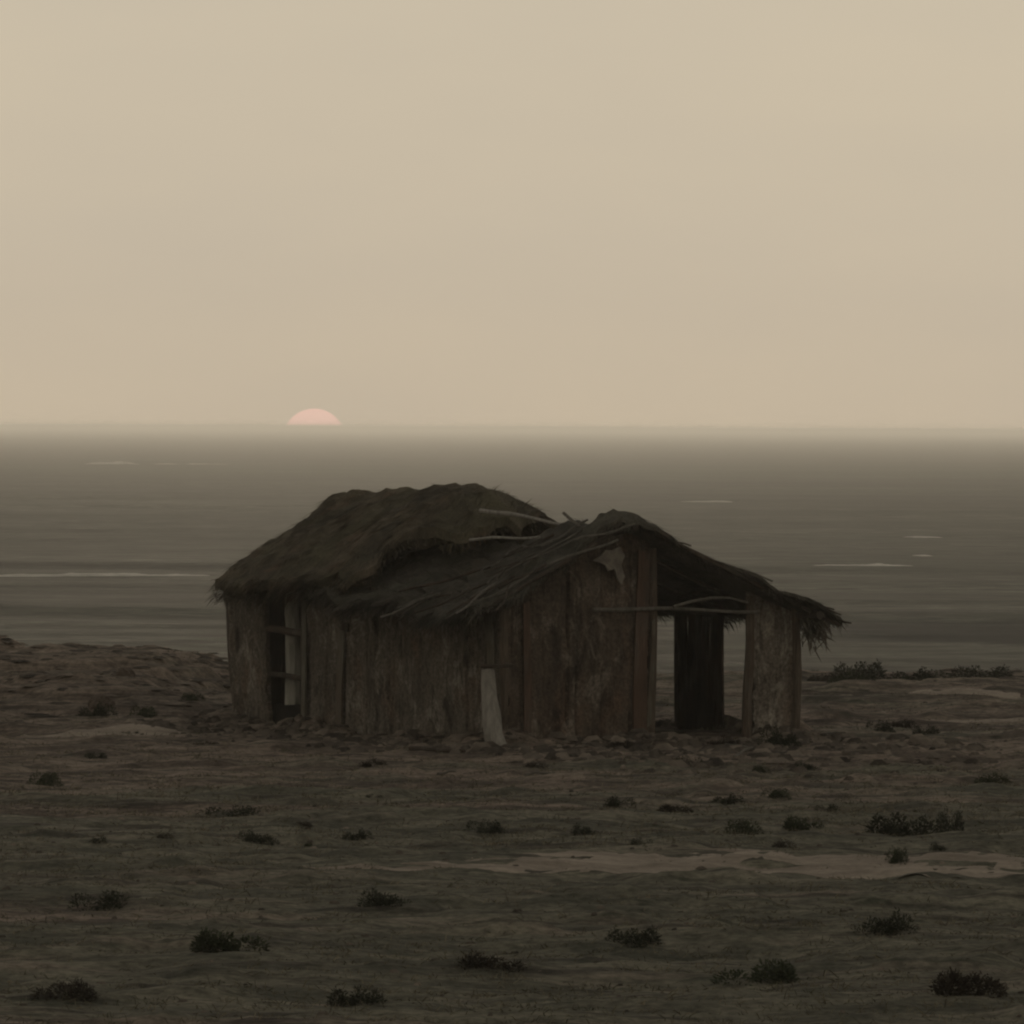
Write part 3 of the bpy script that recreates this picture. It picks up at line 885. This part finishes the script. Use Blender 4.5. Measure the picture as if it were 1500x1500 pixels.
SHRUBS = [
    (345, 1196, 84, 26, 0, 'wide flat dark shrub on open ground below the hut doorway'),
    (375, 1236, 62, 24, 0, 'dark shrub in front of the wide flat one below the doorway'),
    (440, 1209, 36, 12, 2, 'small brownish shrub right of the two dark ones below the doorway'),
    (522, 1232, 52, 22, 0, 'rounded dark shrub in the foreground below the hut long wall'),
    (237, 1229, 30, 12, 2, 'tiny brown shrub in the left foreground, second from the left edge'),
    (143, 1236, 36, 16, 0, 'small dark shrub in the left foreground nearest the left edge'),
    (140, 1111, 36, 12, 0, 'small dark shrub at far left beside the pale bank'),
    (545, 1126, 40, 16, 2, 'small brownish shrub close in front of the hut long wall'),
    (545, 1170, 30, 10, 0, 'tiny dark tuft midway between hut and foreground, left of centre'),
    (455, 1240, 26, 9, 1, 'tiny green tuft in the foreground left of the rounded dark shrub'),
    (712, 1224, 56, 26, 0, 'dark domed shrub in the foreground under the leaning post'),
    (855, 1224, 46, 22, 0, 'dark shrub right of the domed one under the leaning post'),
    (905, 1184, 48, 20, 0, 'dark shrub midway out, leftmost of a row of four'),
    (992, 1191, 56, 18, 2, 'brown flat shrub midway out, second of a row of four'),
    (1066, 1178, 54, 18, 0, 'low dark shrub midway out, third of a row of four'),
    (1132, 1172, 56, 18, 1, 'green shrub midway out, rightmost of a row of four'),
    (1215, 1190, 40, 16, 0, 'small dark shrub left behind the big dark clump at right'),
    (1098, 1226, 78, 30, 1, 'broad green shrub in the foreground left of the taller green one'),
    (1176, 1221, 70, 34, 1, 'taller green shrub in the right foreground beside the broad one'),
    (1318, 1228, 112, 38, 0, 'big dark shrub clump at right, largest in the foreground'),
    (1392, 1226, 46, 46, 0, 'tall dark shrub right of the biggest clump'),
    (937, 1241, 38, 18, 0, 'small dark shrub standing right behind the pale track'),
    (820, 1250, 40, 12, 2, 'small brown shrub on the far edge of the pale track'),
    (1143, 1242, 38, 16, 2, 'small brown shrub at the far edge of the track, right half'),
    (1310, 1268, 46, 30, 1, 'green shrub growing on the pale track at right'),
    (1375, 1246, 28, 16, 0, 'small dark shrub at the track edge below the biggest clump'),
    (1357, 1077, 44, 18, 0, 'dark shrub behind the hut on the right, rightmost of three'),
    (1290, 1076, 40, 20, 0, 'dark shrub behind the hut on the right, leftmost of three'),
    (1322, 1066, 34, 16, 2, 'brown shrub between and behind two dark ones at right'),
    (1262, 992, 84, 32, 0, 'dark dome-shaped shrub on the skyline of the right-hand shore'),
    (1245, 1003, 74, 20, 1, 'green rounded shrub in front of the dark dome on the right-hand shore'),
    (1345, 998, 96, 22, 0, 'long dark shrub on the right-hand shore edge, right of the dome'),
    (1200, 998, 62, 18, 2, 'brown shrub on the shore close behind the right corner of the hut'),
    (1440, 996, 100, 22, 0, 'dark shrub on the shore edge at the far right'),
    (1142, 1096, 62, 34, 0, 'dark shrub growing at the foot of the right corner of the hut'),
    (1060, 1096, 46, 18, 2, 'brown shrub on the doorstep of the open gable'),
    (905, 1095, 54, 20, 2, 'brown shrub against the foot of the gable boards'),
    (1180, 1128, 44, 16, 0, 'small dark shrub in front of the right corner of the hut'),
    (1118, 1132, 36, 14, 1, 'small green shrub in front of the open gable'),
    (1005, 1120, 48, 16, 0, 'low dark shrub in front of the open gable, left of the green one'),
    (780, 1124, 36, 12, 2, 'small brown tuft right of the foot of the leaning post'),
    (190, 1078, 34, 9, 0, 'flat dark tuft on the pale bank at left'),
    (300, 1092, 38, 10, 2, 'flat brown tuft left of the hut corner'),
    (205, 1042, 52, 22, 1, 'green shrub in the hollow under the rocky rise'),
    (285, 1040, 46, 16, 1, 'green shrub between the rocky rise and the hut'),
    (140, 1046, 60, 26, 0, 'dark shrub in the hollow at the foot of the rise'),
    (60, 1150, 60, 22, 1, 'green shrub at the far left edge of the scrubland'),
    (1455, 1150, 64, 24, 1, 'green shrub at the far right edge behind the tall dark one'),
    (150, 1335, 90, 36, 0, 'dark shrub near the lower left corner'),
    (330, 1395, 120, 44, 1, 'green shrub low in the left foreground, in front of the others'),
    (560, 1330, 80, 30, 0, 'dark shrub at the left end of the pale track'),
    (720, 1420, 110, 40, 2, 'brown shrub at the bottom centre, in front of the track'),
    (930, 1385, 84, 30, 0, 'dark shrub in front of the track, right of the bottom centre'),
    (1120, 1440, 130, 46, 1, 'green shrub at the bottom, in front of the right part of the track'),
    (1300, 1370, 100, 40, 0, 'dark shrub in front of the track at lower right'),
    (1430, 1460, 120, 50, 2, 'brown shrub in the lower right corner'),
    (90, 1465, 100, 40, 2, 'brown shrub in the lower left corner'),
    (520, 1475, 90, 32, 0, 'dark shrub at the very bottom, left of centre'),
]
random.seed(11)
for s_ in SHRUBS:
    shrub(*s_)

# ------------------------------------------------------------------ rocks on the left rise
random.seed(5)


def rock_mesh(seed):
    r_ = random.Random(seed); import bmesh
    bm = bmesh.new(); bmesh.ops.create_icosphere(bm, subdivisions=3, radius=1)
    for vtx in bm.verts:
        c = vtx.co
        k = 1 + .55 * float(fbm(np.array([c.x * 1.3 + seed * 5]), np.array([c.y * 1.3 + c.z * 1.7]), 3)[0])
        vtx.co = Vector((c.x * k, c.y * k, max(c.z * k, -.3)))
    me = bpy.data.meshes.new('rock'); bm.to_mesh(me); bm.free(); me.materials.append(M_ROCK)
    return me


RK = [rock_mesh(k) for k in range(3)]
for k, (px, py, w, h_, lab) in enumerate((
        (168, 954, 40, 10, 'brown flat rock on the highest point of the rise at left'),
        (212, 962, 34, 9, 'brown rock on the ridge of the rise, second from the left'),
        (246, 974, 38, 11, 'brown rock lower on the ridge, third from the left'),
        (288, 972, 46, 12, 'long brown rock on the ridge nearest the hut'),
        (275, 992, 34, 10, 'small brown rock below the ridge beside the hut'),
        (150, 1012, 40, 9, 'flat brown rock on the slope of the rise at far left'),
        (182, 1022, 34, 8, 'flat brown rock low on the slope, right of the far left one'))):
    x, y, z = on_ground(px, py)
    o = bpy.data.objects.new('rock', RK[k % 3]); COL.objects.link(o)
    s_ = y / F
    o.location = (x, y, z); o.scale = (w * s_ / 2, w * s_ / 2.4, h_ * s_ * 1.6); o.rotation_euler = (0, 0, random.uniform(-.5, .5))
    tag(o, lab, 'rock', 'rocks on the rise left of the hut')

# fallen sticks and boards by the hut
for (x0, y0, x1, y1, r_, lab) in (
        (770, 1134, 812, 1139, .018, 'pale thin stick lying on the ground before the gable'),
        (1062, 1096, 1112, 1104, .022, 'grey pole fallen in front of the open doorway'),
        (1075, 1110, 1102, 1100, .020, 'short pole crossing the fallen grey one at the doorway'),
        (600, 1100, 680, 1106, .030, 'dark fallen beam along the foot of the long wall'),
        (820, 1090, 880, 1082, .028, 'fallen beam against the foot of the gable boards'),
        (640, 1133, 668, 1136, .016, 'small stick on the ground before the hut corner')):
    a = np.array(on_ground(x0, y0)); b = np.array(on_ground(x1, y1)); c_ = (a + b) / 2
    a[2] += .03; b[2] += .05
    mb = MB(); mb.pole(crooked(a - c_, b - c_, 5, .012), r_, r_ * .75)
    o = mb.build('fallen_pole', M_POLE if 'dark' not in lab else M_DARK); o.location = c_
    tag(o, lab, 'pole', 'poles fallen round the hut')

# ------------------------------------------------------------------ ground cover (uncountable)
mb = MB()
n_t = 0
while n_t < 10000:
    y = random.uniform(44, 112) if random.random() < .75 else random.uniform(60, 90)
    x = random.uniform(-.1, .1) * y
    if -1.2 < x < 7 and 61 < y < 64.6 and random.random() < .85:
        continue
    lx = (x - HUT[0]) * math.cos(AZ) + (y - HUT[1]) * math.sin(AZ); ly = -(x - HUT[0]) * math.sin(AZ) + (y - HUT[1]) * math.cos(AZ)
    if -.1 < lx < WID and -.1 < ly < LEN:
        continue
    dens = .5 + 1.1 * float(fbm(np.array([x * .22 + 2]), np.array([y * .5]), 3)[0]) + (.12 if y < 80 else -.10)
    if random.random() > dens:
        continue
    z = gz(x, y); n_t += 1
    big = random.uniform(.5, 1.3) * (1.6 if random.random() < .08 else 1)
    for k in range(random.randint(5, 10)):
        d = np.array([random.gauss(0, .75), random.gauss(0, .6), random.uniform(.35, 1)]); d /= np.linalg.norm(d)
        side = np.cross(d, np.array([random.random(), random.random(), .2])); side /= np.linalg.norm(side)
        mb.blade((x + random.gauss(0, .07), y + random.gauss(0, .06), z - .005), d, side, random.uniform(.002, .005), .075 * big * random.uniform(.5, 1.2), .25)
tag(mb.build('grass', M_GRASS), kind='stuff')

mb = MB()
for k in range(5600):
    if k < 3000:      # rubble round the foot of the hut
        s_ = random.random(); e = random.random()
        if e < .45: lx, ly = -abs(random.gauss(0, .9)) - .08, random.uniform(-.3, 7.1)
        else: lx, ly = random.uniform(-1.6, 5.4), -random.expovariate(.45) - .08
        x = HUT[0] + lx * math.cos(AZ) - ly * math.sin(AZ); y = HUT[1] + lx * math.sin(AZ) + ly * math.cos(AZ)
        r_ = random.uniform(.015, .06) if random.random() < .8 else random.uniform(.06, .13)
    elif k < 4100:    # stones lying on the rise at left
        y = random.uniform(92.5, 108); x = random.uniform(-9.5, -3.6); r_ = random.uniform(.02, .09)
    else:
        y = random.uniform(44, 110); x = random.uniform(-.1, .1) * y; r_ = random.uniform(.008, .035)
    z = gz(x, y); b = len(mb.v)
    sx, sy, sz = r_ * random.uniform(.8, 1.8), r_ * random.uniform(.8, 1.4), r_ * random.uniform(.5, .9)
    if 3000 <= k < 4100: sx, sz = sx * 1.8, sz * .6
    for (ax, ay, az) in ((1, 0, 0), (.3, .9, 0), (-.8, .6, 0), (-.9, -.5, 0), (.2, -1, 0), (.4, .3, 1), (-.4, -.1, .9)):
        mb.v.append(np.array([x + ax * sx * random.uniform(.8, 1.2), y + ay * sy, z + (az - .15) * sz]))
    mb.f += [(b, b + 1, b + 5), (b + 1, b + 2, b + 6, b + 5), (b + 2, b + 3, b + 6), (b + 3, b + 4, b + 6), (b + 4, b, b + 5, b + 6)]
tag(mb.build('rubble', M_STONE), kind='stuff')

# ------------------------------------------------------------------ haze
def haze():
    m = bpy.data.materials.new('sea_haze'); m.use_nodes = True; t = m.node_tree
    for nd in list(t.nodes):
        t.nodes.remove(nd)
    out = t.nodes.new('ShaderNodeOutputMaterial'); pv = t.nodes.new('ShaderNodeVolumePrincipled')
    pv.inputs['Color'].default_value = (.958, .968, .922, 1)
    pv.inputs['Density'].default_value = HAZE_D
    pv.inputs['Anisotropy'].default_value = HAZE_G
    pv.inputs['Density Attribute'].default_value = ''; pv.inputs['Color Attribute'].default_value = ''
    pv.inputs['Temperature Attribute'].default_value = ''
    t.links.new(pv.outputs['Volume'], out.inputs['Volume'])
    m.cycles.homogeneous_volume = True
    x0, x1, y0, y1, z0, z1 = -31000, 31000, -600, 31000, -15.5, 5.4
    v = [(x, y, z) for z in (z0, z1) for y in (y0, y1) for x in (x0, x1)]
    f = [(0, 2, 3, 1), (4, 5, 7, 6), (0, 1, 5, 4), (2, 6, 7, 3), (0, 4, 6, 2), (1, 3, 7, 5)]
    o = mesh_obj('haze', v, f, m); tag(o, kind='stuff')


HAZE_D, HAZE_G = .00018, .6
haze()

# ------------------------------------------------------------------ the setting sun
D = 60000.
c = ray(460, 644.5); c = CAM + c * D / np.linalg.norm(c)
import bmesh
bm = bmesh.new(); bmesh.ops.create_uvsphere(bm, u_segments=96, v_segments=48, radius=D * 46 / F)
me = bpy.data.meshes.new('sun'); bm.to_mesh(me); bm.free()
me.polygons.foreach_set('use_smooth', [True] * len(me.polygons))
m = bpy.data.materials.new('veiled_sun'); m.use_nodes = True; t = m.node_tree
t.nodes.remove(t.nodes['Principled BSDF'])
em = t.nodes.new('ShaderNodeEmission'); em.inputs['Color'].default_value = (.73, .50, .40, 1); em.inputs['Strength'].default_value = 1.05
t.links.new(em.outputs[0], t.nodes['Material Output'].inputs['Surface'])
me.materials.append(m)
o = bpy.data.objects.new('setting_sun', me); COL.objects.link(o); o.location = c
tag(o, 'pale pink sun half sunk behind the sea horizon at left', 'sun', kind='structure')

SUN_AZ = math.atan2(c[0], c[1])          # from +Y towards +X
SUN_EL = R(1.2)
sl = bpy.data.lights.new('sunlight', 'SUN'); sl.energy = .45; sl.angle = R(6.0); sl.color = (1, .80, .60)
so = bpy.data.objects.new('sunlight', sl); COL.objects.link(so)
dv = Vector((math.sin(SUN_AZ) * math.cos(SUN_EL), math.cos(SUN_AZ) * math.cos(SUN_EL), math.sin(SUN_EL)))
so.rotation_euler = dv.to_track_quat('Z', 'Y').to_euler(); so.location = (0, 0, 50)

# ------------------------------------------------------------------ sky
w = bpy.data.worlds.new('World'); sc.world = w; w.use_nodes = True
t = w.node_tree; nd = t.nodes; bg = nd['Background']
sky = nd.new('ShaderNodeTexSky'); sky.sky_type = 'NISHITA'; sky.sun_disc = False
sky.sun_elevation = SUN_EL; sky.sun_rotation = SUN_AZ
sky.dust_density = 6.0; sky.air_density = 1.2; sky.altitude = 0
tc = nd.new('ShaderNodeTexCoord'); sx = nd.new('ShaderNodeSeparateXYZ'); t.links.new(tc.outputs['Generated'], sx.inputs[0])
rp = nd.new('ShaderNodeValToRGB'); rp.color_ramp.elements[0].position = 0; rp.color_ramp.elements[1].position = .5
S_ = 1.0
stops = [(0.0, (.545, .452, .334)), (.03, (.562, .480, .364)), (.064, (.580, .502, .383)), (.14, (.56, .495, .39)), (1., (.37, .355, .325))]
while len(rp.color_ramp.elements) < len(stops):
    rp.color_ramp.elements.new(.5)
for e, (p, cc) in zip(rp.color_ramp.elements, stops):
    e.position = p; e.color = (*cc, 1)
t.links.new(sx.outputs['Z'], rp.inputs['Fac'])
sm = nd.new('ShaderNodeMix'); sm.data_type = 'RGBA'; sm.blend_type = 'MULTIPLY'; sm.inputs[0].default_value = 1
sm.inputs[7].default_value = (.12, .12, .12, 1); t.links.new(sky.outputs[0], sm.inputs[6])      # sky at strength 0.12
fac = nd.new('ShaderNodeMapRange'); fac.inputs['From Min'].default_value = .10; fac.inputs['From Max'].default_value = .8
fac.inputs['To Min'].default_value = .0; fac.inputs['To Max'].default_value = .55
t.links.new(sx.outputs['Z'], fac.inputs['Value'])
mx = nd.new('ShaderNodeMix'); mx.data_type = 'RGBA'
t.links.new(fac.outputs[0], mx.inputs[0]); t.links.new(rp.outputs[0], mx.inputs[6]); t.links.new(sm.outputs[2], mx.inputs[7])
vm = nd.new('ShaderNodeMapping'); vm.inputs['Scale'].default_value = (9, 9, 30); t.links.new(tc.outputs['Generated'], vm.inputs['Vector'])
cn = nd.new('ShaderNodeTexNoise'); cn.inputs['Scale'].default_value = 1.0; cn.inputs['Detail'].default_value = 6; t.links.new(vm.outputs[0], cn.inputs['Vector'])
cr = nd.new('ShaderNodeValToRGB'); cr.color_ramp.elements[0].position = .3; cr.color_ramp.elements[0].color = (.965, .97, .985, 1)
cr.color_ramp.elements[1].position = .7; cr.color_ramp.elements[1].color = (1.035, 1.03, 1.015, 1); t.links.new(cn.outputs['Fac'], cr.inputs['Fac'])
veil = nd.new('ShaderNodeMix'); veil.data_type = 'RGBA'; veil.blend_type = 'MULTIPLY'; veil.inputs[0].default_value = 1
t.links.new(mx.outputs[2], veil.inputs[6]); t.links.new(cr.outputs[0], veil.inputs[7])
t.links.new(veil.outputs[2], bg.inputs['Color']); bg.inputs['Strength'].default_value = 1.0

# ------------------------------------------------------------------ camera and render settings
cd = bpy.data.cameras.new('camera'); cam = bpy.data.objects.new('camera', cd); COL.objects.link(cam)
cd.sensor_width = 36; cd.lens = 18 / math.tan(R(4.4)); cd.clip_start = 1; cd.clip_end = 150000
Mx = Matrix(((rt[0], upv[0], -fwd[0], 0), (rt[1], upv[1], -fwd[1], 0), (rt[2], upv[2], -fwd[2], ZC), (0, 0, 0, 1)))
cam.matrix_world = Mx
sc.camera = cam
sc.view_settings.view_transform = 'Standard'; sc.view_settings.look = 'None'
sc.view_settings.exposure = 0; sc.view_settings.gamma = 1
sc.render.engine = 'CYCLES'
sc.cycles.use_denoising = True
sc.cycles.volume_bounces = 3
sc.cycles.max_bounces = 8
sc.cycles.filter_width = 2.2
